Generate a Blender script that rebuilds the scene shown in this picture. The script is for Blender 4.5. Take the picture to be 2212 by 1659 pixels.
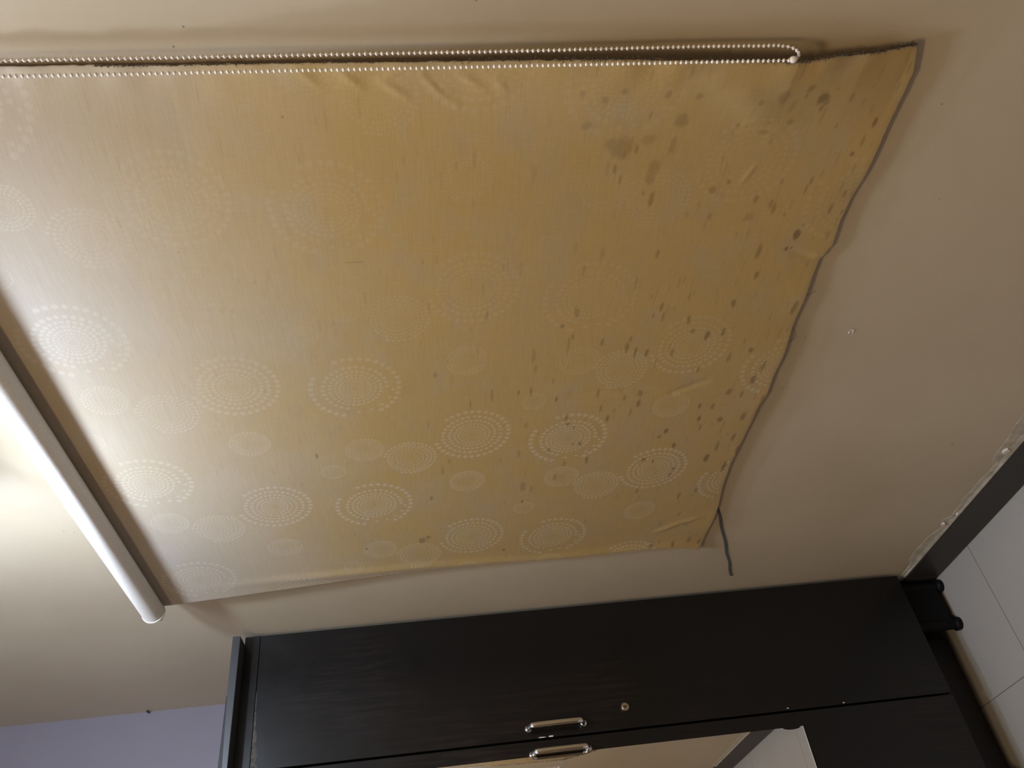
import bpy, bmesh, math, random
import numpy as np
from mathutils import Matrix, Vector

for o in list(bpy.data.objects): bpy.data.objects.remove(o)
S = bpy.context.scene
COL = S.collection

# ------------------------------------------------------------------ camera
# the photograph was taken with the phone on its side: image left is up in the room
camd = bpy.data.cameras.new('camera'); cam = bpy.data.objects.new('camera', camd); COL.objects.link(cam)
camd.sensor_fit = 'HORIZONTAL'; camd.sensor_width = 36.0; camd.lens = 28.525
camd.clip_start = 0.02; camd.clip_end = 50
M3 = Matrix(((0.042047, 0.651637, 0.757365), (-0.119564, 0.755869, -0.643712), (-0.991936, -0.063487, 0.109695)))
cam.matrix_world = Matrix.Translation((0, -0.9, 1.367)) @ M3.to_4x4()
S.camera = cam

# ------------------------------------------------------------------ world, exposure
w = bpy.data.worlds.new('world'); S.world = w; w.use_nodes = True
w.node_tree.nodes['Background'].inputs[0].default_value = (1, .9, .75, 1)
w.node_tree.nodes['Background'].inputs[1].default_value = 0.02
S.view_settings.view_transform = 'Standard'; S.view_settings.look = 'None'
S.view_settings.gamma = 1; S.view_settings.use_curve_mapping = False
S.view_settings.exposure = 0.05
LAMP = 470.0           # radiance of the white bulb on the wall
LAMPCOL = (0.72, 0.86, 1.08)
COOL = 46.0; COOLCOL = (0.76, 0.87, 1.04)     # ceiling light nearest the wall
WARMFILL = 78.0; WARMFILLCOL = (1.0, 0.71, 0.38)    # added warm fill, built like a ceiling light out of view

H = 1.367
RIGHT=[[1.797, -0.4629, -0.029], [1.6295, -0.4652, -0.025], [1.4531, -0.4618, -0.013], [1.2982, -0.4587, -0.001], [1.1413, -0.453, 0.016], [0.9995, -0.4564, 0.023], [0.9053, -0.4588, 0.028], [0.8629, -0.456, 0.023], [0.8135, -0.4562, 0.017], [0.7495, -0.4534, 0.005]]
LEFT=[[1.9592, -1.6699], [1.7837, -1.6643], [1.5992, -1.6556], [1.4163, -1.6477], [1.1979, -1.6512], [1.0798, -1.6609], [0.9708, -1.6637], [0.8711, -1.6664], [0.8028, -1.6727], [0.7443, -1.6921]]
BOTTOM=[[-0.456, 0.746], [-0.4891, 0.736], [-0.53, 0.7349], [-0.5803, 0.7362], [-0.6458, 0.7365], [-0.6845, 0.7423], [-0.7255, 0.7447], [-0.7693, 0.7395], [-0.7956, 0.7511], [-0.8333, 0.751], [-0.873, 0.7492], [-0.9359, 0.7485], [-1.0161, 0.7421], [-1.0645, 0.7444], [-1.1228, 0.7421], [-1.1625, 0.7487], [-1.212, 0.7486], [-1.2713, 0.7513], [-1.334, 0.7542], [-1.4192, 0.7506], [-1.5033, 0.7392], [-1.5419, 0.7383], [-1.6118, 0.7402], [-1.6921, 0.7443]]
RIDGES=[[-0.473, 1.4364, -0.4901, 1.416], [-0.4825, 1.3924, -0.5027, 1.3632], [-0.4764, 1.3449, -0.5116, 1.3067], [-0.4796, 1.3356, -0.5054, 1.3121], [-0.4741, 1.3026, -0.4911, 1.2757], [-0.4809, 1.3907, -0.4716, 1.3708], [-0.4814, 1.2602, -0.4969, 1.2478], [-0.4701, 1.4842, -0.4905, 1.4617], [-0.484, 0.9881, -0.543, 0.9108], [-0.616, 0.9036, -0.6505, 0.9197], [-1.0704, 1.1077, -1.0709, 1.0186], [-1.0709, 1.0186, -1.0879, 0.9272], [-1.0879, 0.9272, -1.0636, 0.8711], [-1.5822, 0.8632, -1.5564, 0.8232], [-1.5564, 0.8232, -1.5423, 0.7758], [-0.5231, 0.8972, -0.5714, 0.9138], [-0.7829, 0.7383, -0.7935, 0.7758], [-0.7724, 0.8123, -0.7951, 0.7565], [-1.0187, 1.3728, -1.0704, 1.1077]]
SPECKS=[[-0.976, 0.628], [-0.546, 0.664], [-1.349, 0.259], [-1.12, 0.698], [-0.403, 1.281], [-0.428, 1.599], [-0.45, 1.615], [-1.122, 0.707], [-1.75, 1.392], [-1.766, 1.213], [-1.788, 1.195], [-1.588, 0.838], [-0.701, 0.594], [-0.986, 0.707], [-1.42, 2.057], [-1.412, 2.074]]
BLUE=[[-1.495, 0.743], [-1.556, 0.722], [-1.642, 0.691], [-1.735, 0.659], [-1.797, 0.637], [-1.87, 0.613]]
STAINS=[[-0.7638, 1.0143, 0.0096, 0.0031, 0.6], [-0.819, 1.0381, 0.0155, 0.0018, 0.5], [-0.8752, 0.8702, 0.0084, 0.0043, 0.7], [-0.8728, 0.9875, 0.0111, 0.003, 0.7], [-0.89, 0.9979, 0.0075, 0.0019, 0.6], [-0.8973, 0.9815, 0.0114, 0.0025, 0.6], [-0.9075, 0.9364, 0.0116, 0.004, 0.7], [-0.9338, 0.9236, 0.006, 0.005, 0.6], [-0.9466, 0.8964, 0.0122, 0.005, 0.9], [-0.9415, 0.8703, 0.0101, 0.0033, 0.8], [-0.9809, 0.9497, 0.0105, 0.003, 0.7], [-0.9422, 1.0265, 0.008, 0.0034, 0.7], [-0.9428, 1.0738, 0.0099, 0.0031, 0.7], [-0.9256, 1.1239, 0.0078, 0.0025, 0.6], [-0.9483, 1.1298, 0.0219, 0.0019, 0.5], [-0.9615, 1.0305, 0.0143, 0.0043, 0.7], [-0.9755, 1.014, 0.0166, 0.0029, 0.7], [-0.9779, 0.9936, 0.0104, 0.0038, 0.8], [-1.032, 0.893, 0.0089, 0.0031, 0.7], [-1.0057, 0.8437, 0.0131, 0.004, 0.6], [-0.9909, 0.8087, 0.0065, 0.004, 0.8], [-1.0379, 0.7725, 0.0159, 0.0029, 0.7], [-1.07, 0.7835, 0.0106, 0.0039, 0.9], [-1.1, 0.8196, 0.0097, 0.0056, 0.7], [-1.1105, 0.793, 0.0098, 0.0036, 0.7], [-1.0848, 0.9872, 0.0094, 0.0047, 0.6], [-1.1106, 0.986, 0.0121, 0.0044, 0.8], [-1.0747, 1.0641, 0.0138, 0.0027, 0.6], [-1.1154, 1.0544, 0.0121, 0.0025, 0.7], [-1.1466, 1.038, 0.0125, 0.0032, 0.8], [-1.0807, 1.1378, 0.0092, 0.0027, 0.8], [-1.0544, 1.1836, 0.0134, 0.0023, 0.7], [-1.0538, 1.2053, 0.0067, 0.002, 0.7], [-0.989, 1.3455, 0.0082, 0.0035, 0.5], [-0.9638, 1.185, 0.0201, 0.0036, 0.4], [-0.9949, 1.1803, 0.0104, 0.0028, 0.5], [-1.1341, 0.8669, 0.01, 0.003, 0.9], [-1.14, 0.8415, 0.0101, 0.0037, 0.7], [-1.1721, 0.8599, 0.0104, 0.0037, 0.9], [-1.1808, 0.817, 0.0095, 0.0061, 0.8], [-1.2014, 0.8517, 0.0107, 0.0027, 0.7], [-1.202, 0.9172, 0.0096, 0.0044, 1.0], [-1.2188, 0.9272, 0.0065, 0.0041, 0.7], [-1.2509, 0.8927, 0.009, 0.0042, 1.0], [-1.1771, 0.7718, 0.0132, 0.0058, 0.8], [-1.2448, 0.774, 0.0141, 0.0046, 0.7], [-1.2681, 0.8006, 0.0173, 0.0036, 0.7], [-1.3053, 0.8142, 0.0131, 0.0062, 1.0], [-1.342, 0.7683, 0.0217, 0.0048, 0.9], [-1.2865, 0.7544, 0.0176, 0.0036, 0.9], [-1.2894, 0.9463, 0.007, 0.0045, 0.9], [-1.2984, 0.926, 0.007, 0.0028, 0.9], [-1.3324, 0.8781, 0.0079, 0.0033, 0.9], [-1.3527, 0.8812, 0.0093, 0.0029, 0.8], [-1.2732, 1.0623, 0.0125, 0.0034, 0.8], [-1.2771, 1.1064, 0.0113, 0.003, 0.6], [-1.1331, 1.1151, 0.0098, 0.0034, 0.8], [-1.1533, 1.1101, 0.005, 0.0041, 0.9], [-1.165, 1.0981, 0.004, 0.0025, 0.8], [-1.2161, 1.0817, 0.0069, 0.0039, 0.8], [-1.2165, 1.096, 0.0048, 0.0026, 0.7], [-1.2281, 1.1397, 0.0059, 0.0023, 0.9], [-1.2352, 1.3266, 0.0107, 0.0031, 0.4], [-1.2656, 1.3396, 0.0099, 0.0031, 0.5], [-1.3445, 1.1827, 0.018, 0.0068, 0.5], [-1.3566, 1.1652, 0.0122, 0.0031, 0.5], [-1.2323, 1.1966, 0.0134, 0.0029, 0.5], [-1.3231, 1.1206, 0.0118, 0.0031, 0.6], [-1.4033, 0.9412, 0.0097, 0.0029, 0.8], [-1.4403, 0.8438, 0.0168, 0.0031, 0.8], [-1.4242, 0.8086, 0.0133, 0.0038, 0.6], [-1.3535, 1.3629, 0.0072, 0.0039, 0.7], [-0.8738, 1.1225, 0.0109, 0.0035, 0.5], [-0.9008, 1.1438, 0.0049, 0.0035, 0.8], [-0.8648, 1.2633, 0.0089, 0.0023, 0.5], [-0.7868, 1.1217, 0.0131, 0.0025, 0.4], [-0.7481, 1.336, 0.0091, 0.0016, 0.4], [-1.0762, 1.2882, 0.0181, 0.0017, 0.5], [-1.0565, 1.2512, 0.0178, 0.002, 0.5], [-1.3997, 1.1815, 0.0063, 0.0035, 0.9], [-1.0072, 0.9739, 0.013, 0.0015, 0.6], [-0.7718, 0.8579, 0.0198, 0.0027, 0.6], [-0.8209, 0.8465, 0.0088, 0.0028, 0.6], [-1.1358, 0.7472, 0.0228, 0.0041, 0.8], [-0.8191, 0.962, 0.0069, 0.0013, 0.5], [-0.8553, 0.9463, 0.0109, 0.0017, 0.5], [-0.7554, 1.0981, 0.0126, 0.0037, 0.3], [-1.0927, 1.0149, 0.0094, 0.0031, 0.6], [-1.1353, 0.9975, 0.0149, 0.0026, 0.5], [-1.1261, 1.0284, 0.0098, 0.0022, 0.4], [-1.1214, 1.3611, 0.0118, 0.0023, 0.3], [-1.147, 1.1871, 0.0099, 0.0034, 0.4], [-1.2483, 1.2308, 0.0082, 0.0032, 0.3], [-0.5607, 0.7582, 0.0086, 0.0034, 1.0], [-0.59, 0.7642, 0.0106, 0.0027, 0.6], [-0.6082, 0.7715, 0.005, 0.0035, 0.9], [-0.5619, 0.8125, 0.0062, 0.0016, 0.7], [-0.5185, 0.8094, 0.008, 0.0032, 0.5], [-0.6465, 0.8589, 0.0052, 0.0017, 0.7], [-0.6483, 0.8155, 0.0079, 0.0024, 0.6], [-0.6637, 0.8188, 0.0099, 0.0019, 0.6], [-0.6751, 0.8878, 0.0072, 0.0034, 0.6], [-0.6443, 0.9362, 0.0043, 0.0033, 0.6], [-0.6748, 0.7562, 0.0073, 0.0028, 0.6], [-0.6994, 0.7694, 0.0104, 0.0028, 0.6], [-0.7063, 0.7491, 0.0048, 0.0017, 0.7], [-0.7042, 0.9495, 0.0056, 0.0019, 0.5], [-0.7461, 0.8051, 0.011, 0.0037, 0.9], [-0.6934, 0.8568, 0.0121, 0.0032, 0.6], [-0.7057, 0.8373, 0.0047, 0.0021, 0.5], [-0.7499, 0.7561, 0.0061, 0.0012, 0.6], [-0.7073, 0.8935, 0.0085, 0.0032, 0.4], [-0.5516, 0.9502, 0.0045, 0.0021, 0.5], [-0.5552, 0.938, 0.003, 0.0021, 0.4], [-0.5505, 0.9099, 0.0038, 0.0021, 0.5], [-0.5169, 0.8493, 0.0094, 0.0092, 0.9], [-0.4991, 0.8733, 0.0063, 0.0062, 0.6], [-0.5229, 0.843, 0.0044, 0.0057, 0.7], [-0.5314, 0.8456, 0.0066, 0.0029, 0.7], [-0.5102, 0.8751, 0.0043, 0.0018, 0.6], [-0.5504, 0.8803, 0.0053, 0.0058, 0.5], [-0.5654, 0.9126, 0.0046, 0.0065, 0.35], [-0.5075, 0.9062, 0.012, 0.009, 0.5], [-0.5252, 0.8883, 0.0145, 0.0042, 0.35], [-0.5148, 0.9341, 0.0043, 0.0048, 0.4], [-0.5046, 1.0133, 0.0049, 0.0047, 0.5], [-0.6557, 0.9563, 0.007, 0.0061, 0.5], [-0.6754, 0.8881, 0.0072, 0.0038, 0.6], [-0.7014, 0.9503, 0.0074, 0.003, 0.5], [-0.7453, 0.806, 0.0112, 0.0059, 1.0], [-0.77, 0.8139, 0.0043, 0.0035, 1.0], [-0.769, 0.8062, 0.0033, 0.0019, 0.8], [-0.773, 0.8565, 0.0165, 0.0035, 0.7], [-0.8203, 0.847, 0.0088, 0.0036, 0.8], [-0.8766, 0.8687, 0.0094, 0.0043, 0.8], [-0.7271, 0.8016, 0.0031, 0.0019, 0.7], [-0.6842, 0.8633, 0.0088, 0.0033, 0.5], [-0.7057, 0.8896, 0.009, 0.0077, 0.3], [-0.8964, 0.7611, 0.0213, 0.0045, 0.7], [-1.1573, 0.7463, 0.0233, 0.0058, 0.9], [-1.0718, 0.7818, 0.0141, 0.0042, 0.8], [-0.9925, 0.807, 0.0065, 0.004, 0.8], [-1.0409, 0.7781, 0.0114, 0.0019, 0.6], [-1.2534, 0.8915, 0.0082, 0.004, 0.9], [-1.31, 0.8133, 0.0105, 0.0053, 1.0], [-1.2741, 0.8006, 0.0135, 0.0031, 0.7], [-1.3433, 0.7671, 0.0217, 0.0043, 0.8], [-1.2879, 0.7546, 0.0103, 0.0032, 0.9], [-1.6453, 0.8164, 0.0117, 0.0042, 0.9], [-1.6502, 0.7518, 0.0118, 0.005, 0.8], [-1.6355, 0.7786, 0.014, 0.0049, 0.6], [-1.6428, 0.8694, 0.007, 0.0053, 0.9], [-1.5155, 0.8267, 0.0126, 0.003, 0.5], [-1.4417, 0.8452, 0.0098, 0.0027, 0.6], [-1.5488, 0.8648, 0.0129, 0.003, 0.5], [-1.4217, 0.8108, 0.0116, 0.0029, 0.4], [-1.4438, 0.8135, 0.0118, 0.0029, 0.3], [-1.5658, 0.8016, 0.0057, 0.0029, 0.7], [-1.631, 0.8518, 0.0093, 0.0019, 0.6], [-0.5811, 1.0947, 0.0185, 0.0166, 0.45], [-0.5695, 1.0615, 0.0097, 0.0111, 0.3], [-0.5743, 1.1089, 0.0098, 0.0099, 0.4], [-0.5924, 1.0908, 0.0069, 0.0019, 0.7], [-0.5846, 1.0754, 0.0081, 0.0019, 0.6], [-0.6121, 1.1002, 0.009, 0.0028, 0.6], [-0.6321, 1.0905, 0.0086, 0.0023, 0.5], [-0.5452, 1.1469, 0.007, 0.009, 0.4], [-0.5416, 1.0264, 0.0117, 0.0099, 0.45], [-0.5809, 1.0283, 0.0143, 0.0051, 0.4], [-0.6151, 1.0477, 0.0143, 0.0092, 0.4], [-0.632, 1.0493, 0.0107, 0.007, 0.4], [-0.665, 1.0411, 0.0154, 0.0036, 0.6], [-0.6545, 1.0547, 0.0062, 0.0024, 0.4], [-0.5078, 1.1295, 0.0066, 0.0057, 0.4], [-0.4991, 1.1572, 0.0059, 0.0041, 0.4], [-0.4957, 1.1065, 0.0038, 0.0047, 0.4], [-0.5011, 1.0526, 0.0066, 0.0048, 0.4], [-0.5316, 1.0681, 0.0092, 0.0022, 0.5], [-0.5251, 1.509, 0.0018, 0.0013, 0.8], [-1.1781, 1.5594, 0.0082, 0.0027, 0.8], [-1.5113, 1.388, 0.0114, 0.0077, 0.8], [-1.5007, 1.3751, 0.0076, 0.0067, 0.8], [-1.5209, 1.5042, 0.0048, 0.0028, 1.0], [-1.5869, 1.2128, 0.0052, 0.0031, 1.0], [-0.7072, 1.6715, 0.0015, 0.0011, 0.7], [-0.7424, 1.449, 0.0016, 0.0124, 0.5]]

# ------------------------------------------------------------------ node helpers
class NT:
    def __init__(s, name):
        m = bpy.data.materials.new(name); m.use_nodes = True
        s.m = m; s.t = m.node_tree; s.b = s.t.nodes['Principled BSDF']
    def n(s, typ, **kw):
        x = s.t.nodes.new(typ)
        for k, v in kw.items():
            if k.startswith('i_'): x.inputs[int(k[2:])].default_value = v
            elif k.startswith('I_'): x.inputs[k[2:]].default_value = v
            else: setattr(x, k, v)
        return x
    def l(s, a, b): s.t.links.new(a, b)
    def set(s, k, v):
        if hasattr(v, 'links') or hasattr(v, 'is_linked'): s.l(v, s.b.inputs[k])
        else: s.b.inputs[k].default_value = v
    def math(s, op, a, b=None, c=None, clamp=False):
        x = s.n('ShaderNodeMath', operation=op); x.use_clamp = clamp
        for i, v in enumerate((a, b, c)):
            if v is None: continue
            if hasattr(v, 'is_linked'): s.l(v, x.inputs[i])
            else: x.inputs[i].default_value = v
        return x.outputs[0]
    def mix(s, f, a, b, blend='MIX'):
        x = s.n('ShaderNodeMix', data_type='RGBA', blend_type=blend)
        for i, v in ((0, f), (6, a), (7, b)):
            if hasattr(v, 'is_linked'): s.l(v, x.inputs[i])
            else: x.inputs[i].default_value = v if i == 0 else (*v, 1)[:4]
        return x.outputs[2]
    def obj(s): return s.n('ShaderNodeTexCoord').outputs['Object']
    def noise(s, vec, scale, detail=3, rough=.5, stretch=None):
        if stretch:
            mp = s.n('ShaderNodeMapping'); mp.inputs['Scale'].default_value = stretch
            s.l(vec, mp.inputs[0]); vec = mp.outputs[0]
        x = s.n('ShaderNodeTexNoise'); x.inputs['Scale'].default_value = scale
        x.inputs['Detail'].default_value = detail; x.inputs['Roughness'].default_value = rough
        s.l(vec, x.inputs['Vector']); return x.outputs['Fac']
    def ramp(s, f, a, b):
        x = s.n('ShaderNodeMapRange'); x.inputs[1].default_value = a; x.inputs[2].default_value = b
        s.l(f, x.inputs[0]); return x.outputs[0]
    def attr(s, name):
        return s.n('ShaderNodeAttribute', attribute_name=name).outputs['Fac']
    def bump(s, h, strength, dist):
        x = s.n('ShaderNodeBump'); x.inputs['Strength'].default_value = strength
        x.inputs['Distance'].default_value = dist; s.l(h, x.inputs['Height'])
        s.l(x.outputs[0], s.b.inputs['Normal'])

def plain(name, col, rough=.5, metal=0, spec=.5, noise=None, bump=None, coat=0):
    k = NT(name); k.set('Roughness', rough); k.set('Metallic', metal); k.set('Specular IOR Level', spec)
    k.set('Coat Weight', coat)
    if noise:
        f = k.noise(k.obj(), noise[0], 4)
        k.set('Base Color', k.mix(k.ramp(f, .3, .7), [c * (1 - noise[1]) for c in col], [min(1, c * (1 + noise[1])) for c in col]))
    else: k.set('Base Color', (*col, 1))
    if bump: k.bump(k.noise(k.obj(), bump[0], 3), bump[1], bump[2])
    return k.m

def wall_mat(name, c1, c2, specks=False):
    k = NT(name); v = k.obj()
    base = k.mix(k.ramp(k.noise(v, 2.2, 4, .55), .35, .68), c1, c2)
    base = k.mix(k.math('MULTIPLY', k.ramp(k.noise(v, 9, 5, .6), .6, .8), .12), base, [c * .6 for c in c1])
    if specks:
        sx = k.n('ShaderNodeSeparateXYZ'); k.l(v, sx.inputs[0]); X, Z = sx.outputs[0], sx.outputs[2]
        acc = None
        for i, (px, pz) in enumerate(SPECKS[1:]):
            dx = k.math('SUBTRACT', X, px); dz = k.math('SUBTRACT', Z, pz)
            d = k.math('SQRT', k.math('ADD', k.math('MULTIPLY', dx, dx), k.math('MULTIPLY', dz, dz)))
            r = .0014 if i not in (1,) else .0028
            m = k.math('LESS_THAN', d, r)
            acc = m if acc is None else k.math('MAXIMUM', acc, m)
        base = k.mix(k.math('MULTIPLY', acc, .5), base, (.05, .04, .03))
    k.set('Base Color', base)
    k.set('Roughness', .42); k.set('Specular IOR Level', .42)
    k.bump(k.noise(v, 60, 3, .6), .12, .002)
    return k.m

MAT = {}
MAT['wall'] = wall_mat('cream_wall_paint', (.50, .42, .30), (.56, .478, .355), True)
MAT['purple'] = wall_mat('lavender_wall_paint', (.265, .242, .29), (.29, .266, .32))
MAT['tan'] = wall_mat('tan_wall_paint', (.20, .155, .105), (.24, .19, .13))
MAT['ceiling'] = plain('ceiling_white_paint', (.78, .76, .72), .8)

k = NT('glossy_floor_tile'); v = k.obj()
sx = k.n('ShaderNodeSeparateXYZ'); k.l(v, sx.inputs[0])
def joint(o, off, per):
    t = k.math('ABSOLUTE', k.math('SUBTRACT', k.math('FRACT', k.math('DIVIDE', k.math('SUBTRACT', o, off), per)), .5))
    return k.math('GREATER_THAN', t, .5 - .0011 / per)
j = k.math('MAXIMUM', joint(sx.outputs[0], -1.806, .6), joint(sx.outputs[1], -.333, .6))
c = k.mix(k.noise(v, 3, 3, .5), (.44, .425, .40), (.50, .485, .46))
k.set('Base Color', k.mix(k.math('MULTIPLY', j, .75), c, (.10, .09, .08)))
k.set('Roughness', .27)
k.bump(k.math('SUBTRACT', 1.0, j), .3, .001)
MAT['floor'] = k.m

k = NT('dark_skirting_tile'); v = k.obj()
k.set('Specular IOR Level', .25); k.set('Base Color', k.mix(k.noise(v, 6, 5, .6), (.034, .029, .026), (.042, .036, .033))); k.set('Roughness', .4)
MAT['skirting'] = k.m
MAT['plaster'] = plain('rough_grey_plaster', (.46, .42, .345), .85, noise=(45, .22), bump=(180, .3, .002))
MAT['chip'] = plain('white_putty', (.75, .73, .68), .9, noise=(120, .2))

# dark espresso laminate with a faint wood grain running up the doors
def laminate(name, c1, c2, rough):
    k = NT(name); v = k.obj()
    warp = k.noise(v, 3.0, 3, .5)
    cmb = k.n('ShaderNodeCombineXYZ'); sp = k.n('ShaderNodeSeparateXYZ'); k.l(v, sp.inputs[0])
    k.l(k.math('ADD', sp.outputs[1], k.math('MULTIPLY', warp, .035)), cmb.inputs[1]); k.l(k.math('MULTIPLY', sp.outputs[2], .06), cmb.inputs[2]); k.l(sp.outputs[0], cmb.inputs[0])
    g = k.noise(cmb.outputs[0], 160, 4, .65)
    big = k.ramp(k.noise(v, 2.4, 3, .5), .50, .75)
    fac = k.math('MULTIPLY', k.ramp(g, .45, .75), big)
    k.set('Base Color', k.mix(fac, c1, c2))
    r = k.math('ADD', k.math('MULTIPLY', k.noise(v, 22, 5, .65), .14), rough - .07)
    k.set('Roughness', k.math('ADD', r, k.math('MULTIPLY', fac, .08)))
    k.set('Specular IOR Level', .45)
    k.bump(g, .04, .0004)
    return k.m
MAT['laminate'] = laminate('espresso_laminate', (.004, .0036, .004), (.026, .017, .015), .35)
MAT['carcass'] = plain('dark_board', (.012, .011, .012), .55, noise=(20, .3))
MAT['chipwood'] = plain('chipped_board_edge', (.075, .07, .06), .85, noise=(90, .6), bump=(150, .6, .002))
MAT['edgetape'] = plain('dark_edge_tape', (.045, .048, .053), .40, spec=.7)
MAT['chrome'] = plain('chrome', (.86, .86, .87), .07, 1)
MAT['nickel'] = plain('nickel_lock', (.62, .60, .56), .22, 1)
MAT['black'] = plain('black_plastic', (.003, .003, .004), .6, spec=.2)
MAT['keyhole'] = plain('keyhole_black', (.004, .004, .004), .7)
MAT['mirror'] = plain('mirror_silver', (.80, .80, .79), .015, 1)
MAT['glassedge'] = plain('mirror_ground_edge', (.85, .88, .86), .25)
MAT['bead'] = plain('white_plastic_bead', (.86, .83, .76), .28, noise=(40, .1))
MAT['whiteplastic'] = plain('white_plastic', (.85, .85, .83), .3)
MAT['bluetape'] = plain('blue_grey_tape', (.10, .115, .13), .6)
MAT['lint'] = plain('grey_brown_lint', (.11, .09, .065), .95)
MAT['thread'] = plain('pale_thread', (.34, .29, .20), .9)
MAT['steel'] = plain('white_enamel', (.8, .8, .8), .4)

k = NT('white_bulb_glow'); k.set('Base Color', (.9, .9, .9, 1)); k.set('Emission Color', (*LAMPCOL, 1)); k.set('Emission Strength', LAMP); MAT['tube'] = k.m
for nm_, c_, st_ in (('cool', COOLCOL, COOL), ('warm', WARMFILLCOL, WARMFILL)):
    k = NT(nm_ + '_diffuser_glow'); k.set('Base Color', (.9, .9, .9, 1)); k.set('Emission Color', (*c_, 1)); k.set('Emission Strength', st_); MAT[nm_] = k.m

# aged cream blind fabric: pale dot print, yellowed cloth, brown mildew spots (attributes hold the print and the spots)
def fabric_mat(name, printed=True):
    k = NT(name); v = k.obj()
    big = k.noise(v, 3.1, 4, .55)
    mid = k.noise(v, 11, 4, .6, stretch=(1.0, 1.0, 1.6))
    weft = k.noise(v, 1, 4, .7, stretch=(26, 10, 620))
    warp = k.noise(v, 1, 3, .6, stretch=(900, 10, 50))
    sx = k.n('ShaderNodeSeparateXYZ'); k.l(v, sx.inputs[0])
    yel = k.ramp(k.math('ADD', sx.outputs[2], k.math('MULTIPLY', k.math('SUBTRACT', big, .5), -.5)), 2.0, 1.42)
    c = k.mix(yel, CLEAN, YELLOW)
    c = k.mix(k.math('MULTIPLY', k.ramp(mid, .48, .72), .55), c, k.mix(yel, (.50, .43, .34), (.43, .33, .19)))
    c = k.mix(k.math('MULTIPLY', k.ramp(big, .55, .8), .35), c, (.46, .36, .25))
    c = k.mix(k.ramp(weft, .25, .75), k.mix(1.0, c, (.86, .85, .82), 'MULTIPLY'), c)
    c = k.mix(k.math('MULTIPLY', k.ramp(warp, .45, .8), .10), c, (.62, .55, .40))
    if printed:
        c = k.mix(k.math('MULTIPLY', k.attr('print'), .33), c, (.64, .60, .49))
        c = k.mix(k.math('MULTIPLY', k.attr('stain'), .80), c, (.17, .105, .035))
        c = k.mix(k.math('MULTIPLY', k.attr('hem'), .45), c, (.22, .17, .10))
        k.set('Roughness', k.math('SUBTRACT', .62, k.math('MULTIPLY', k.attr('print'), .18)))
    else: k.set('Roughness', .6)
    k.set('Base Color', c); k.set('Sheen Weight', .15); k.set('Sheen Roughness', .4)
    k.set('Specular IOR Level', .35)
    k.bump(k.math('ADD', weft, k.math('MULTIPLY', warp, .5)), .12, .0006)
    return k.m
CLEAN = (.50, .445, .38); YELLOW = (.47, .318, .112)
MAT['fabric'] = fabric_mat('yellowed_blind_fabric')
MAT['fabric_roll'] = plain('pale_rolled_fabric', (.80, .775, .73), .55, noise=(300, .05), bump=(600, .15, .0008))

# ------------------------------------------------------------------ mesh helpers
def add(name, bm, mat, parent=None, smooth=False):
    me = bpy.data.meshes.new(name)
    if smooth:
        for f in bm.faces: f.smooth = True
    bmesh.ops.recalc_face_normals(bm, faces=bm.faces)
    bm.to_mesh(me); bm.free()
    for m in (mat if isinstance(mat, (list, tuple)) else [mat]): me.materials.append(m)
    o = bpy.data.objects.new(name, me); COL.objects.link(o)
    if parent: o.parent = parent; o.matrix_parent_inverse = parent.matrix_world.inverted()
    return o
def empty(name, loc, label, cat, group=None):
    o = bpy.data.objects.new(name, None); COL.objects.link(o); o.location = loc; o.empty_display_size = .05
    o.matrix_world = Matrix.Translation(loc)
    tag(o, label, cat, group); return o
def tag(o, label=None, cat=None, group=None, kind=None):
    if label: o['label'] = label
    if cat: o['category'] = cat
    if group: o['group'] = group
    if kind: o['kind'] = kind
    return o
def box(bm, x0, x1, y0, y1, z0, z1, bevel=0, mat=0, seg=2):
    r = bmesh.ops.create_cube(bm, size=1)
    vs = r['verts']
    bmesh.ops.scale(bm, verts=vs, vec=(abs(x1 - x0), abs(y1 - y0), abs(z1 - z0)))
    bmesh.ops.translate(bm, verts=vs, vec=((x0 + x1) / 2, (y0 + y1) / 2, (z0 + z1) / 2))
    fs = set(f for v_ in vs for f in v_.link_faces)
    for f in fs: f.material_index = mat
    if bevel:
        es = list(set(e for v_ in vs for e in v_.link_edges))
        bmesh.ops.bevel(bm, geom=es, offset=bevel, segments=seg, profile=.6, affect='EDGES', clamp_overlap=True)
def cyl(bm, p0, p1, r, seg=32, r2=None, caps=True):
    p0, p1 = Vector(p0), Vector(p1); d = p1 - p0
    m = Matrix.Translation((p0 + p1) / 2) @ d.to_track_quat('Z', 'Y').to_matrix().to_4x4()
    bmesh.ops.create_cone(bm, cap_ends=caps, segments=seg, radius1=r, radius2=r if r2 is None else r2, depth=d.length, matrix=m)
def sweep(bm, pts, ra, rb, up, seg=16):
    """tube of elliptical section along pts; up fixes the section's second axis"""
    pts = [Vector(p) for p in pts]; up = Vector(up).normalized(); rings = []
    for i, p in enumerate(pts):
        t = (pts[min(i + 1, len(pts) - 1)] - pts[max(i - 1, 0)]).normalized()
        s = t.cross(up)
        s = s.normalized() if s.length > 1e-4 else Vector((1, 0, 0)); n = s.cross(t).normalized()
        k_ = ra[i] if isinstance(ra, list) else ra; k2 = rb[i] if isinstance(rb, list) else rb
        rings.append([bm.verts.new(p + n * (math.cos(a) * k_) + s * (math.sin(a) * k2)) for a in (2 * math.pi * q / seg for q in range(seg))])
    for a, b in zip(rings, rings[1:]):
        for q in range(seg): bm.faces.new((a[q], a[(q + 1) % seg], b[(q + 1) % seg], b[q]))
    bm.faces.new(rings[0]); bm.faces.new(rings[-1][::-1])
def interp(tab, x, col=1):
    t = sorted(tab); return np.interp(x, [r[0] for r in t], [r[col] for r in t])

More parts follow.
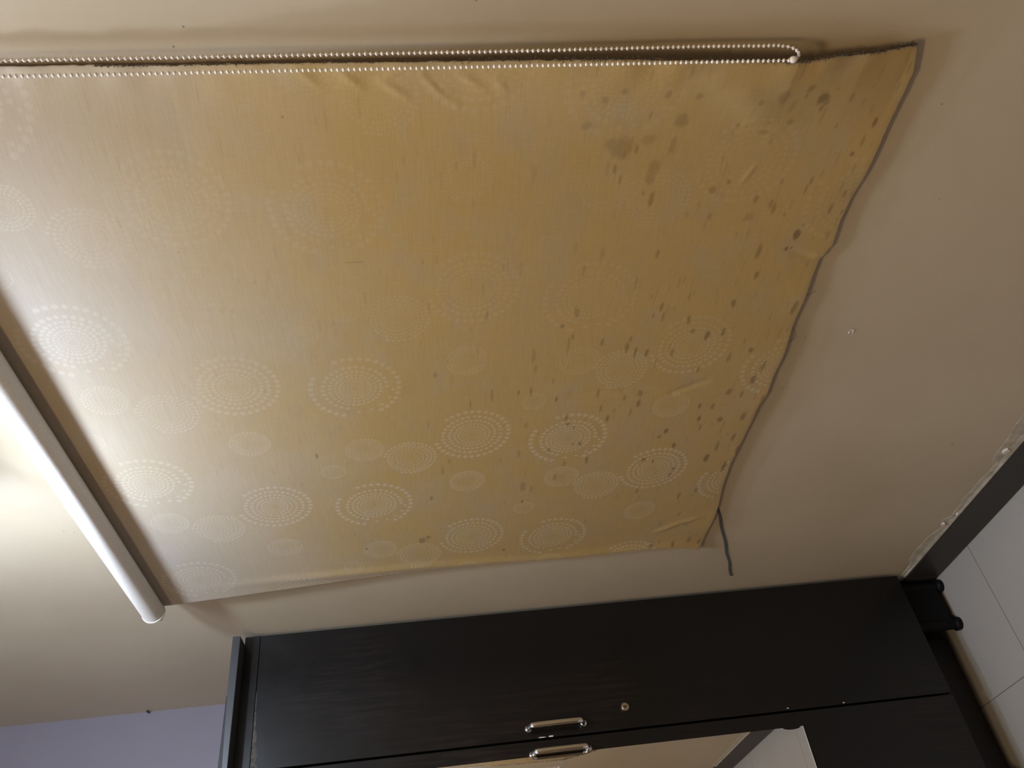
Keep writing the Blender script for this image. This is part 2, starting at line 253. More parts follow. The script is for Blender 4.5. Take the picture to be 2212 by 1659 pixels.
# ------------------------------------------------------------------ the room
XL, XR, YF, ZC = -2.387, 1.5, -3.4, 2.68
def slab(name, *a, mat='wall'):
    bm = bmesh.new(); box(bm, *a); o = add(name, bm, MAT[mat]); tag(o, kind='structure'); return o
slab('wall_back', XL - .1, XR + .1, 0, .12, -.1, ZC + .1)
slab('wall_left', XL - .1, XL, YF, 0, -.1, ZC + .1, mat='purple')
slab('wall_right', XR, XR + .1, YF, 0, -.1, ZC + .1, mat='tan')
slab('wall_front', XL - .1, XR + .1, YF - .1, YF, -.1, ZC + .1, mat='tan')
slab('floor', XL, XR, YF, 0, -.1, 0, mat='floor')
slab('ceiling', XL, XR, YF, 0, ZC, ZC + .1, mat='ceiling')
bm = bmesh.new(); box(bm, -1.968, XR, -.010, 0, .002, .099, .0012)
box(bm, XL, -1.972, -.010, 0, .002, .099, .0012)
tag(add('baseboard_back', bm, MAT['skirting']), kind='structure')
bm = bmesh.new(); box(bm, XR - .010, XR, YF, -.012, .002, .099, .0012)
tag(add('baseboard_right', bm, MAT['skirting']), kind='structure')
bm = bmesh.new(); box(bm, XL, XL + .010, YF, -.012, .002, .099, .0012)
tag(add('baseboard_left', bm, MAT['skirting']), kind='structure')

# ragged band of bare plaster left above the skirting
rnd = random.Random(5)
prof = [(-2.0, .009), (-1.955, .010), (-1.90, .011), (-1.87, .026), (-1.83, .030), (-1.76, .027), (-1.735, .022), (-1.72, .013), (-1.70, .013), (-1.688, .024), (-1.675, .026), (-1.66, .013), (-1.60, .014), (-1.585, .020), (-1.55, .017), (-1.50, .018), (-1.475, .011), (-1.45, .014), (-1.435, .011), (-1.425, .028), (-1.40, .033), (-1.33, .037), (-1.30, .046), (-1.2, .04), (-1.05, .015), (-.9, .02), (-.7, .028), (-.5, .015), (-.25, .022), (0, .016), (.3, .02)]
bm = bmesh.new(); n = 1100; rows = []
for i in range(n + 1):
    x = -1.99 + 2.2 * i / n
    h = float(interp(prof, x)) + rnd.uniform(-.0007, .0007)
    zs = [.0985, .0995 + h * .35, .0995 + h * .75, .0995 + h, .1000 + h]
    ys = [-.0062, -.0022 - rnd.random() * .0003, -.0014 - rnd.random() * .0003, -.0008, .0002]
    rows.append([bm.verts.new((x, y, z)) for y, z in zip(ys, zs)])
for a, b in zip(rows, rows[1:]):
    for q in range(4): bm.faces.new((a[q], a[q + 1], b[q + 1], b[q]))
tag(add('trim_1', bm, MAT['plaster'], smooth=False), kind='structure')
# flakes of white putty stuck on that band
def flake(x, z, w_, h_, seed):
    r = random.Random(seed); bm = bmesh.new(); c = []
    N = 11
    top = [bm.verts.new((x + math.cos(2 * math.pi * q / N) * w_ * r.uniform(.6, 1.1), -.0062, z + math.sin(2 * math.pi * q / N) * h_ * r.uniform(.6, 1.1))) for q in range(N)]
    bot = [bm.verts.new((v_.co.x, -.001, v_.co.z)) for v_ in top]
    bm.faces.new(top); bm.faces.new(bot[::-1])
    for q in range(N): bm.faces.new((top[q], bot[q], bot[(q + 1) % N], top[(q + 1) % N]))
    return add('putty_flake', bm, MAT['chip'])
for i, (x, z, w_, h_, lab) in enumerate([
        (-1.385, .119, .009, .008, 'largest white putty flake on the plaster band above the skirting, near the photo edge'),
        (-1.645, .103, .006, .004, 'tiny bright putty flake sitting right on the top edge of the dark skirting'),
        (-1.690, .119, .006, .005, 'small pale putty flake on the ragged plaster band, nearer the dark wardrobe')]):
    tag(flake(x, z, w_, h_, i), lab, 'putty flake', 'putty flakes above the skirting')

# ------------------------------------------------------------------ roller blind
blind = empty('roller_blind', (-1.05, 0, .746), 'old yellowed roller blind with dotted circle print, hanging open on the cream wall', 'roller blind')
TY, TZ, TR = -.0655, 1.367 + .598, .0225
def gy(z): return -(.0297 + .0264 * (z - H))
# the fabric sheet
NX, NZ = 780, 790
zt = TZ
ztop = 1.975
sU = np.linspace(0, 1, NX); sV = np.linspace(0, 1, NZ)
U, V = np.meshgrid(sU, sV)                     # U: 0 left edge .. 1 right edge, V: 0 top .. 1 bottom
zz = ztop + (0.746 - ztop) * V
for _ in range(3):
    xl = interp(LEFT, zz); xr = interp(RIGHT, zz)
    X = xl + (xr - xl) * U
    zb = interp(BOTTOM, X)
    zz = ztop + (zb - ztop) * V
rg = np.random.default_rng(3)
def snoise(X, Z, sc, seed, ax=1., az=1.):
    r = np.random.default_rng(seed); out = np.zeros_like(X)
    for i in range(10):
        a = r.uniform(0, 2 * np.pi); f = sc * r.uniform(.5, 1.6); p = r.uniform(0, 6.28)
        out += np.sin((X * np.cos(a) * ax + Z * np.sin(a) * az) * f + p)
    return out / 10
X = X + (U > .5) * snoise(zz, zz, 260, 9) * .0014 * np.clip((U - .99) / .01, 0, 1)
zz = zz + snoise(X, X, 300, 11) * .0012 * np.clip((V - .99) / .01, 0, 1)
Y = -(.0297 + .0264 * (zz - H))
curl = interp(RIGHT, zz, 2)
dr = (xr - X)                                   # distance from the right edge
Y -= curl * np.exp(-(dr / .085) ** 2)
fade = np.clip((ztop - zz) / .12, 0, 1)
Y += snoise(X, zz, 9, 21) * .0035 * fade
Y += snoise(X, zz, 30, 22, 1, .6) * .0009 * fade
# cockled right edge
ec = np.exp(-(dr / .03) ** 2)
Y += snoise(X, zz, 110, 23, .5, 1) * .0022 * ec * fade
# curled left edge: soft ridge line parallel to it, further in towards the top
dl = X - xl
rl = .012 + .05 * np.clip((zz - 1.15) / .8, 0, 1)
amp = .004 * np.clip((1.85 - zz) / .25, 0, 1)
Y -= amp * np.exp(-((dl - rl) / .016) ** 2)
Y += .004 * np.clip(1 - dl / rl, 0, 1) ** 1.5 * np.clip((1.8 - zz) / .3, 0, 1) * .8
# creases
RA = [-.0011, -.0012, -.0013, .0009, -.0012, -.0009, -.0009, -.0008, -.0034, -.0008, .0016, .0024, .0022, -.0026, -.0024, .0014, -.0018, .0016, .0016]
RW = [.0055, .0055, .006, .0045, .0055, .0045, .006, .006, .022, .004, .014, .010, .008, .009, .008, .014, .009, .008, .018]
for (xa, za, xb, zb_), a_, w_ in zip(RIDGES, RA, RW):
    dx, dz = xb - xa, zb_ - za; L2 = dx * dx + dz * dz
    t = np.clip(((X - xa) * dx + (zz - za) * dz) / L2, 0, 1)
    d = np.hypot(X - xa - t * dx, zz - za - t * dz)
    Y += a_ * np.exp(-(d / w_) ** 2) * (.35 + .65 * np.sin(np.pi * np.clip(t, .06, .94)))
# hem buckles along the torn lower edge
dbm = (zz - zb)
Y += np.exp(-(dbm / .03) ** 2) * snoise(X, zz, 38, 31, 1, .3) * .0030
Y = np.minimum(Y, -.0018)
# top end wraps against the roller's wall side
back = TY + TR - .001
tt = np.clip((zz - (TZ - .02)) / .03, 0, 1)
Y = Y * (1 - tt) + back * tt

# print: circles of dots
P = .355
cells = []
for typ, cx, cz, px in [('A', -1.2149, 1.853, .3575), ('A', -1.3576, 1.4745, .352), ('A', -1.1975, 1.106, .3535), ('A', -1.3953, .7384, .355),
        ('B', -1.328, 1.658, .350), ('B', -1.1603, 1.2845, .353), ('B', -1.3259, .920, .358),
        ('C', -1.3848, 1.772, .3535), ('C', -1.2128, 1.398, .355), ('C', -1.3651, 1.0347, .3495),
        ('D', -1.3469, 1.852, .3605), ('D', -1.1264, 1.6635, .3535), ('D', -1.1747, 1.4755, .354), ('D', -1.3064, 1.2935, .344),
        ('D', -1.3223, 1.107, .3375), ('D', -1.4813, .923, .3566), ('E', -1.2333, 1.5373, .355), ('E', -1.4229, 1.177, .3416),
        ('E', -1.085, 1.905, .355)]:
    for q in range(-2, 4):
        x = cx + q * px
        if -1.75 < x < -.40: cells.append((typ, x, cz))
RAD = {'A': .0755, 'B': .0695, 'C': .0485, 'D': .0345, 'E': .0225}
pr = np.zeros_like(X)
for typ, cx, cz in cells:
    R = RAD[typ]; m = (abs(X - cx) < R * 1.1) & (abs(zz - cz) < R * 1.1)
    if not m.any(): continue
    dx = X[m] - cx; dz = zz[m] - cz; r = np.hypot(dx, dz) / R; a = np.arctan2(dz, dx)   # a: 0 = right, 90 = up
    acc = np.zeros_like(r)
    if typ in 'AB':
        rings = [(.10, 10), (.17, 16), (.245, 22), (.33, 26), (.43, 28), (.54, 30), (.68, 30), (.93, 34)] if typ == 'A' else \
                [(.10, 10), (.17, 16), (.25, 22), (.34, 26), (.45, 28), (.59, 30), (.75, 32), (.95, 34)]
        dot = .052
    elif typ == 'C': rings = [(.13, 10), (.24, 18), (.36, 24), (.50, 28), (.66, 30), (.80, 32), (.95, 34)]; dot = .055
    elif typ == 'D': rings = [(.15, 9), (.30, 16), (.46, 22), (.62, 27), (.78, 30), (.94, 32)]; dot = .058
    else: rings = [(.2, 9), (.42, 16), (.66, 22), (.90, 26)]; dot = .07
    for i, (rr, nn) in enumerate(rings):
        off = i * .37
        ph = (a + off) * nn / (2 * np.pi); fr = ph - np.round(ph)
        dist = np.hypot(r - rr, fr * 2 * np.pi / nn * rr)
        rd = dot * (.35 + .95 * rr) * (1 if typ in 'AB' else .9)
        hit = np.clip((rd - dist) / .010, 0, 1)
        ang = (np.degrees(np.round(ph) * 2 * np.pi / nn - off)) % 360
        if typ == 'A' and i == 7:      # two gaps in the outer ring
            hit = hit * ~(((ang > 28) & (ang < 62)) | ((ang > 165) & (ang < 205)))
        if typ == 'A' and i == 6: hit = hit * ~((ang > 168) & (ang < 262))
        if typ == 'A' and i == 6:      # the stray short arc beside the lower gap
            pass
        if typ == 'B' and i == 7: hit = hit * ~((ang > 48) & (ang < 100))
        if typ == 'C' and i == 6: hit = hit * ~((ang > 80) & (ang < 150))
        acc = np.maximum(acc, hit * (1 if i > 2 else .8))
    if typ == 'A':
        for q in range(5):
            aa = math.radians(180 + 20 * q); dist = np.hypot(dx / R - .80 * math.cos(aa), dz / R - .80 * math.sin(aa))
            acc = np.maximum(acc, np.clip((.046 - dist) / .010, 0, 1))
    pr[m] = np.maximum(pr[m], acc)
# painted-in sheen: print made fainter over the upper right, stronger near the top
print_sheen = np.clip((-.84 - X) / .38 + .35 * snoise(X, zz, 7, 41) + .05, .2, 1)
print_sheen = np.maximum(print_sheen, np.clip((zz - 1.72) / .12, 0, 1) * .8)
pr *= print_sheen

st = np.zeros_like(X)
nz = snoise(X, zz, 420, 51, .5, 1.2) + snoise(X, zz, 900, 52, .5, 1.2) * .7
def spot(cx, cz, a_, b_, s_):
    global st
    m = (abs(X - cx) < a_ * 1.8) & (abs(zz - cz) < b_ * 1.8 + .002)
    if not m.any(): return
    d = np.hypot((X[m] - cx) / a_, (zz[m] - cz) / max(b_, .0012)) + nz[m] * .35
    soft = .55 if a_ < .03 and b_ < .03 else .8
    if soft > .7: s_ = min(1, s_ * 1.35)
    st[m] = np.maximum(st[m], np.clip((1.15 - d) / soft, 0, 1) * s_)
for cx, cz, a_, b_, s_ in STAINS: spot(cx, cz, a_, b_, s_)
r2 = random.Random(12)
for i in range(420):                              # fine flecks drawn out along the weft, denser towards the hem
    t = r2.random() ** 1.6; cz = .745 + t * 1.0; cx = -.46 - r2.random() ** 1.2 * 1.2
    spot(cx, cz, r2.uniform(.004, .016), r2.uniform(.0007, .0022), r2.uniform(.12, .42) * (1 - .6 * t))
hem = np.clip(1 - dbm / .010, 0, 1) * .8 + np.clip(1 - dr / .006, 0, 1) * .7 + np.clip(1 - dl / .004, 0, 1) * .4
hem = np.clip(hem * (.6 + .8 * (snoise(X, zz, 60, 61) + .5)), 0, 1)

me = bpy.data.meshes.new('fabric')
nv = NX * NZ; co = np.stack([X, Y, zz], -1).reshape(-1, 3).astype(np.float32)
me.vertices.add(nv); me.vertices.foreach_set('co', co.ravel())
i, jx = np.meshgrid(np.arange(NZ - 1), np.arange(NX - 1), indexing='ij'); a0 = (i * NX + jx).ravel()
quads = np.stack([a0, a0 + NX, a0 + NX + 1, a0 + 1], -1).astype(np.int32); nf = len(quads)
me.loops.add(nf * 4); me.loops.foreach_set('vertex_index', quads.ravel())
me.polygons.add(nf); me.polygons.foreach_set('loop_start', np.arange(0, nf * 4, 4, dtype=np.int32))
me.update(calc_edges=True)
me.polygons.foreach_set('use_smooth', np.ones(nf, dtype=bool))
for nm, arr in (('print', pr), ('stain', st), ('hem', hem)):
    at = me.attributes.new(nm, 'FLOAT', 'POINT'); at.data.foreach_set('value', arr.reshape(-1).astype(np.float32))
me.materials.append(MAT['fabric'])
fabric = bpy.data.objects.new('fabric', me); COL.objects.link(fabric); fabric.parent = blind
fabric.matrix_parent_inverse = blind.matrix_world.inverted()
sm = fabric.modifiers.new('thickness', 'SOLIDIFY'); sm.thickness = .0006; sm.offset = 0

# frayed lint along the right edge, loose threads on the hem
rr_ = random.Random(8); bm = bmesh.new()
for q in range(1700):
    z = .752 + .95 * rr_.random() ** 1.5; xe = float(interp(RIGHT, z)); yc = gy(z) - float(interp(RIGHT, z, 2))
    p = Vector((xe - .0005, yc, z)); pts = [p.copy()]; d = Vector((rr_.uniform(-.2, 1), rr_.uniform(-.8, 1.0), rr_.uniform(-1.3, 1.3)))
    L = rr_.uniform(.0012, .0048) * (1.3 if z < 1.3 else .8)
    for s_ in range(3):
        p = p + d.normalized() * L / 3; d += Vector((rr_.uniform(-.7, .4), rr_.uniform(-.6, .6), rr_.uniform(-.8, .8))); pts.append(p.copy())
    for pnt in pts: pnt.x = min(pnt.x, -.4489)
    sweep(bm, pts, .00034, .00034, (0, .3, 1), 4)
fr = add('frayed_edge', bm, MAT['lint'], fabric); fr['label'] = 'dark frayed lint along the right edge'
def thread(pts, r=.0003):
    bm = bmesh.new(); P_ = [Vector(p) for p in pts]; o = []
    for a, b, c, d in zip([P_[0]] + P_[:-2], P_[:-1], P_[1:], P_[2:] + [P_[-1]]):
        for s_ in range(6):
            t = s_ / 6; o.append(.5 * ((2 * b) + (c - a) * t + (2 * a - 5 * b + 4 * c - d) * t * t + (3 * b - a - 3 * c + d) * t ** 3))
    o.append(P_[-1]); sweep(bm, o, r, r, (0, 1, .2), 5); return bm
add('loose_thread', thread([(-.945, -.013, .749), (-.955, -.012, .741), (-.972, -.009, .733), (-.985, -.008, .738), (-.980, -.008, .744)], .00035), MAT['lint'], fabric)
add('loose_thread', thread([(-.872, -.013, .750), (-.873, -.009, .741), (-.870, -.006, .730)], .0003), MAT['lint'], fabric)
add('loose_thread', thread([(-1.16, -.013, .750), (-1.17, -.008, .741), (-1.185, -.006, .733)], .0003), MAT['thread'], fabric)

# roller tube wrapped in fabric, with end caps and wall brackets
XE0, XE1 = -1.655, -.462
bm = bmesh.new(); cyl(bm, (XE0, TY, TZ), (XE1, TY, TZ), TR, 64)
tube = add('roller_tube', bm, MAT['fabric_roll'], blind, True)
em = tube.modifiers.new('es', 'EDGE_SPLIT'); em.split_angle = math.radians(40)
tube['label'] = 'roller still wrapped in pale fabric'
bm = bmesh.new(); cyl(bm, (XE0 - .0035, TY, TZ), (XE0 - .0002, TY, TZ), TR + .0012, 64); cyl(bm, (XE0 - .010, TY, TZ), (XE0 - .003, TY, TZ), .008, 24)
ec_ = add('end_cap', bm, MAT['whiteplastic'], tube); ec_['label'] = 'white plastic end cap'
for s_, xb, nm in ((-1, XE0 - .0135, 'l'), (1, XE1 + .011, 'r')):
    bm = bmesh.new()
    box(bm, xb - .0015, xb + .0015, TY - .014, -.0005, TZ - .016, TZ + .016, .0008)
    box(bm, xb - .0015 if s_ < 0 else xb - .028, xb + .028 if s_ < 0 else xb + .0015, -.0025, -.0002, TZ - .026, TZ + .016, .0006)
    cyl(bm, (xb + .008, -.0035, TZ - .021), (xb + .008, -.0055, TZ - .021), .0035, 12) if s_ < 0 else None
    br = add('bracket', bm, MAT['steel'], blind); br['label'] = 'white metal wall bracket'

# bead chain: two strands hanging from the clutch wheel, joined by a larger connector
CX = -.4448; yb, yf = -.034, -.067; zbot = H - .437
bm = bmesh.new(); cyl(bm, (CX - .007, (yb + yf) / 2 - .012, TZ), (CX + .0045, (yb + yf) / 2 - .012, TZ), .0195, 40)
add('clutch', bm, MAT['whiteplastic'], blind)
path = []
rb = (yb - yf) / 2; yc = (yb + yf) / 2
z = TZ - .002
while z > zbot:
    path.append((CX, yf, z)); z -= .001
for q in range(0, 61):
    a = math.pi * q / 60; path.append((CX + .0012 * math.sin(a), yc - rb * math.cos(a), zbot - rb * .95 * math.sin(a)))
z = zbot
while z < TZ - .002:
    # the back strand sways a little towards the right near the bottom
    path.append((CX + .0012 * math.exp(-((z - 1.03) / .12) ** 2), yb, z)); z += .001
pa = np.array(path); seg = np.r_[0, np.cumsum(np.linalg.norm(np.diff(pa, axis=0), axis=1))]
pitch = .0060; nb = int(seg[-1] / pitch)
bp = np.stack([np.interp(np.arange(nb) * pitch, seg, pa[:, c_]) for c_ in range(3)], -1)
conn_i = min(range(nb), key=lambda q_: abs(bp[q_][2] - (zbot - .004)) + (0 if bp[q_][1] < yc else 1))
def ball(bm, p, r, nu=14, nvv=8):
    top = bm.verts.new(p + Vector((0, 0, r * .78))); bot = bm.verts.new(p - Vector((0, 0, r * .78))); rg_ = []
    for a in range(1, nvv):
        th = math.pi * a / nvv
        rg_.append([bm.verts.new(p + Vector((r * math.sin(th) * math.cos(2 * math.pi * b / nu), r * math.sin(th) * math.sin(2 * math.pi * b / nu), r * .78 * math.cos(th)))) for b in range(nu)])
    for b in range(nu):
        c = (b + 1) % nu
        bm.faces.new((top, rg_[0][b], rg_[0][c])); bm.faces.new((bot, rg_[-1][c], rg_[-1][b]))
        for u_, l_ in zip(rg_, rg_[1:]): bm.faces.new((u_[b], l_[b], l_[c], u_[c]))
bm = bmesh.new(); rc = random.Random(2)
for q_ in range(nb):
    if abs(q_ - conn_i) == 0: continue
    p = Vector(bp[q_]) + Vector((rc.uniform(-.0002, .0002), rc.uniform(-.0002, .0002), 0))
    ball(bm, p, .00222)
sweep(bm, [tuple(p) for p in pa[::4]], .00045, .00045, (1, 0, .01), 6)
chain = add('bead_chain', bm, MAT['bead'], blind, True); chain['label'] = 'white plastic bead pull chain in a long loop'
cp = Vector(bp[conn_i]) + Vector((.0004, -.001, .001))
bm = bmesh.new(); bmesh.ops.create_uvsphere(bm, u_segments=20, v_segments=14, radius=.0040, matrix=Matrix.Translation(cp) @ Matrix.Diagonal((1, 1, 1.15, 1)))
add('chain_connector', bm, MAT['bead'], chain, True)

# ------------------------------------------------------------------ strip on the wall
bm = bmesh.new(); rows = []
L_ = BLUE
for q in range(41):
    t = q / 40 * (len(L_) - 1); a = int(min(t, len(L_) - 2)); f_ = t - a
    x = L_[a][0] * (1 - f_) + L_[a + 1][0] * f_; z = L_[a][1] * (1 - f_) + L_[a + 1][1] * f_
    z += .0012 * math.sin(q * .55); hw = .0048 * (.75 + .25 * min(1, q / 14))
    rows.append([bm.verts.new((x + dx_, y, z + dz_)) for dz_, dx_, y in ((-hw, -.0025, -.0002), (-hw, -.0025, -.0012), (hw, .0025, -.0012), (hw, .0025, -.0002))])
for a, b in zip(rows, rows[1:]):
    for q in range(4): bm.faces.new((a[q], a[(q + 1) % 4], b[(q + 1) % 4], b[q]))
bm.faces.new(rows[0]); bm.faces.new(rows[-1][::-1])
tag(add('tape_strip', bm, MAT['bluetape']), 'narrow blue grey tape strip stuck on the wall below the blind corner', 'tape strip')
# small things stuck on the wall
bm = bmesh.new(); sx_, sz_ = SPECKS[0]
for (u0, w0, u1, w1) in ((-.004, -.0035, .004, -.0035), (.004, -.0035, .004, .003), (-.004, .003, .001, .003)):
    sweep(bm, [(sx_ + u0, -.0009, sz_ + w0), (sx_ + (u0 + u1) / 2, -.0012, sz_ + (w0 + w1) / 2), (sx_ + u1, -.0009, sz_ + w1)], .0007, .0011, (0, 1, .01), 6)
tag(add('paint_chip', bm, MAT['chip']), 'tiny curled white paint chip alone on the bare wall below the blind', 'paint chip')
bm = bmesh.new(); cyl(bm, (-2.3865, -.001, 2.192), (-2.372, -.001, 2.192), .0016, 10); cyl(bm, (-2.373, -.0014, 2.192), (-2.371, -.0014, 2.192), .0032, 12)
bmesh.ops.translate(bm, verts=bm.verts, vec=(0, -.003, 0))
tag(add('nail', bm, MAT['keyhole']), 'small dark nail in the corner where cream and lavender walls meet', 'nail')

# ------------------------------------------------------------------ wardrobe
WX = -1.940                      # front plane of the doors
ward = empty('wardrobe', (-2.16, -.33, 0), 'tall dark brown two door wardrobe with mirror standing in the corner', 'wardrobe')
Y0, Y1, YG = -.010, -.652, -.3255
ZB, ZT = H - 1.232, H + .470
bm = bmesh.new()
box(bm, -2.375, WX - .024, Y1, Y1 + .018, ZB, ZT); box(bm, -2.375, WX - .024, Y0 - .018, Y0, ZB, ZT)
box(bm, -2.375, WX - .024, Y1 + .018, Y0 - .018, ZB, ZB + .018); box(bm, -2.375, WX - .024, Y1 + .018, Y0 - .018, ZT - .018, ZT)
box(bm, -2.375, -2.368, Y1 + .018, Y0 - .018, ZB + .018, ZT - .018)
box(bm, -2.36, WX - .06, YG - .008, YG + .008, ZB + .018, ZT - .018)
add('carcass', bm, MAT['carcass'], ward)
bm = bmesh.new(); box(bm, WX - .024, WX - .001, Y1, Y0, H + .434, ZT, .0008)
add('top_rail', bm, MAT['laminate'], ward)
bm = bmesh.new(); box(bm, -2.38, -1.892, Y1 - .02, -.0275, ZT, ZT + .018, .0012)
cor = add('cornice', bm, MAT['edgetape'], ward); cor['label'] = 'overhanging top board with grey edge tape'
# dark wedge laid over the cornice front, narrowing towards the wall
bm = bmesh.new(); vs = [(-1.8918, -.17, ZT + .0185), (-1.8915, -.42, ZT + .0215), (-1.8912, -.66, ZT + .024), (-1.8912, -.66, ZT + .005), (-1.8915, -.42, ZT + .009), (-1.8918, -.17, ZT + .0165)]
fr_ = [bm.verts.new(v_) for v_ in vs]; bk = [bm.verts.new((v_[0] - .0006 if v_[2] < ZT + .018 else v_[0] - .0006, v_[1], v_[2])) for v_ in vs]
bm.faces.new(fr_); bm.faces.new(bk[::-1])
for q in range(6): bm.faces.new((fr_[q], bk[q], bk[(q + 1) % 6], fr_[(q + 1) % 6]))
pe = add('edge_strip', bm, MAT['carcass'], cor); pe['label'] = 'narrow dark wedge on the front of the top board'

DZ0, DZ1 = H - 1.230, H + .4325
bm = bmesh.new(); box(bm, WX - .018, WX, YG + .0025, Y0 - .001, DZ0, DZ1, .001)
door = add('door', bm, MAT['laminate'], ward); door['label'] = 'plain dark door with keyhole'
# chipped upper edge of this door
rq = random.Random(4)
def chip_edge(y0, y1, z, parent, wmin, wmax, n=60):
    bm = bmesh.new(); top = []; bot = []
    for q in range(n + 1):
        t = q / n; y = y0 + (y1 - y0) * t
        wd = wmin + (wmax - wmin) * (t ** 1.5) * (.5 + .6 * abs(math.sin(q * .23)) + .25 * rq.random())
        top.append(bm.verts.new((WX + .0003, y, z))); bot.append(bm.verts.new((WX + .0003, y, z - wd)))
    b2 = [bm.verts.new((WX - .0004, v_.co.y, v_.co.z)) for v_ in bot]
    for q in range(n): bm.faces.new((top[q], top[q + 1], bot[q + 1], bot[q])); bm.faces.new((bot[q], bot[q + 1], b2[q + 1], b2[q]))
    return add('chipped_edge', bm, MAT['chipwood'], parent)
chip_edge(-.15, YG + .004, DZ1, door, .0015, .015)

# second door carries the mirror and stands very slightly askew on its hinges
PIV = Vector((WX - .0245, Y1, 0))
def askew(o):
    th = -.0225
    c_, s_ = math.cos(th), math.sin(th)
    m = Matrix.Translation(PIV) @ Matrix.Rotation(th, 4, 'Z') @ Matrix.Translation(-PIV)
    o.data.transform(m)
DX = WX - .0055
def dadd(name, bm, mat, parent, smooth=False):
    o = add(name, bm, mat, parent, smooth); askew(o); return o
bm = bmesh.new(); box(bm, DX - .018, DX, Y1 + .001, YG - .0025, DZ0, DZ1, .001)
door2 = dadd('door', bm, MAT['laminate'], ward); door2['label'] = 'dark door with a tall mirror'
# mirror sheet with a broken lower corner
my0, my1, mz0, mz1 = -.362, -.640, H - .833, H + .30
bm = bmesh.new()
out = [(my1, mz0), (my1, mz1), (my0, mz1), (my0, mz0 + .052)]
for q in range(9):      # bite out of the corner
    a = math.pi * q / 8; out.append((my0 - .0055 * math.sin(a), mz0 + .048 - .022 + .022 * math.cos(a)))
out += [(my0, mz0 + .002), (my0, mz0)]
fv = [bm.verts.new((DX + .0042, y, z)) for y, z in out]; bv = [bm.verts.new((DX + .0002, y, z)) for y, z in out]
f = bm.faces.new(fv); bm.faces.new(bv[::-1])
for q in range(len(out)):
    g_ = bm.faces.new((fv[q], bv[q], bv[(q + 1) % len(out)], fv[(q + 1) % len(out)])); g_.material_index = 1
mir = dadd('mirror', bm, [MAT['mirror'], MAT['glassedge']], door2); mir['label'] = 'tall frameless mirror reflecting the wall and floor'
bm = bmesh.new(); cr = []
box(bm, DX + .0003, DX + .0046, my1, my0, mz0 - .0016, mz0 - .0001)
dadd('mirror_edge', bm, MAT['glassedge'], mir)

# chrome bow handles
def handle(y, za, zb_, xs, parent, ask=False):
    bm = bmesh.new(); off = .026; pts = []; w1 = []; w2 = []
    n_ = 8
    for q in range(n_ + 1):
        a = math.pi / 2 * q / n_; pts.append((xs + off * math.sin(a), y, za + .012 * (1 - math.cos(a)) - .0)); w1.append(.0035 + .001 * q / n_); w2.append(.0062)
    for q in range(1, 12): pts.append((xs + off + .0012 * math.sin(math.pi * q / 12), y, za + .012 + (zb_ - za - .024) * q / 12)); w1.append(.0045); w2.append(.0064)
    for q in range(n_ + 1):
        a = math.pi / 2 * (1 - q / n_); pts.append((xs + off * math.sin(a), y, zb_ - .012 * (1 - math.cos(a)))); w1.append(.0045 - .001 * q / n_); w2.append(.0062)
    rings = []; seg_ = 20
    P_ = [Vector(p) for p in pts]
    for i_, p in enumerate(P_):
        t = (P_[min(i_ + 1, len(P_) - 1)] - P_[max(i_ - 1, 0)]).normalized(); s = Vector((0, 1, 0)); n__ = s.cross(t)
        rings.append([bm.verts.new(p + n__ * math.copysign(abs(math.cos(a)) ** .7, math.cos(a)) * w1[i_] + s * math.copysign(abs(math.sin(a)) ** .7, math.sin(a)) * w2[i_]) for a in (2 * math.pi * k_ / seg_ for k_ in range(seg_))])
    for a, b in zip(rings, rings[1:]):
        for k_ in range(seg_): bm.faces.new((a[k_], a[(k_ + 1) % seg_], b[(k_ + 1) % seg_], b[k_]))
    bm.faces.new(rings[0]); bm.faces.new(rings[-1][::-1])
    for zc in (za, zb_): cyl(bm, (xs, y, zc), (xs + .003, y, zc), .0075, 20)
    return (dadd if ask else add)('handle', bm, MAT['chrome'], parent, True)
h1 = handle(-.3005, H - .322, H - .192, WX, door); h1['label'] = 'chrome bow handle'
h2 = handle(-.3575, H - .324, H - .194, DX, door2, True); h2['label'] = 'chrome bow handle'
# round cam lock
LY, LZ = -.2745, H - .4265
bm = bmesh.new(); cyl(bm, (WX, LY, LZ), (WX + .004, LY, LZ), .0102, 40, .0094); cyl(bm, (WX + .004, LY, LZ), (WX + .0052, LY, LZ), .0072, 36, .0068)
lock = add('lock', bm, MAT['nickel'], door); lock['label'] = 'round nickel cam lock'
bm = bmesh.new(); box(bm, WX + .005, WX + .0056, LY - .0009, LY + .0009, LZ - .0042, LZ + .0042, .0003); cyl(bm, (WX + .005, LY, LZ), (WX + .0057, LY, LZ), .0022, 16)
add('keyhole', bm, MAT['keyhole'], lock)
# nicks on the door edge
for (yy, zz_, ww, hh) in ((YG + .0045, H - .243, .0016, .006), (YG + .004, H - .222, .0012, .009), (YG + .006, H - .955, .0016, .0025), (-.318, H - .815, .0014, .003)):
    bm = bmesh.new(); bmesh.ops.create_icosphere(bm, subdivisions=2, radius=1, matrix=Matrix.Translation((WX, yy, zz_)) @ Matrix.Diagonal((.0008, ww, hh, 1)))
    for v_ in bm.verts: v_.co += Vector((0, rq.uniform(-.0003, .0003), rq.uniform(-.0008, .0008)))
    add('nick', bm, MAT['chip'], door)

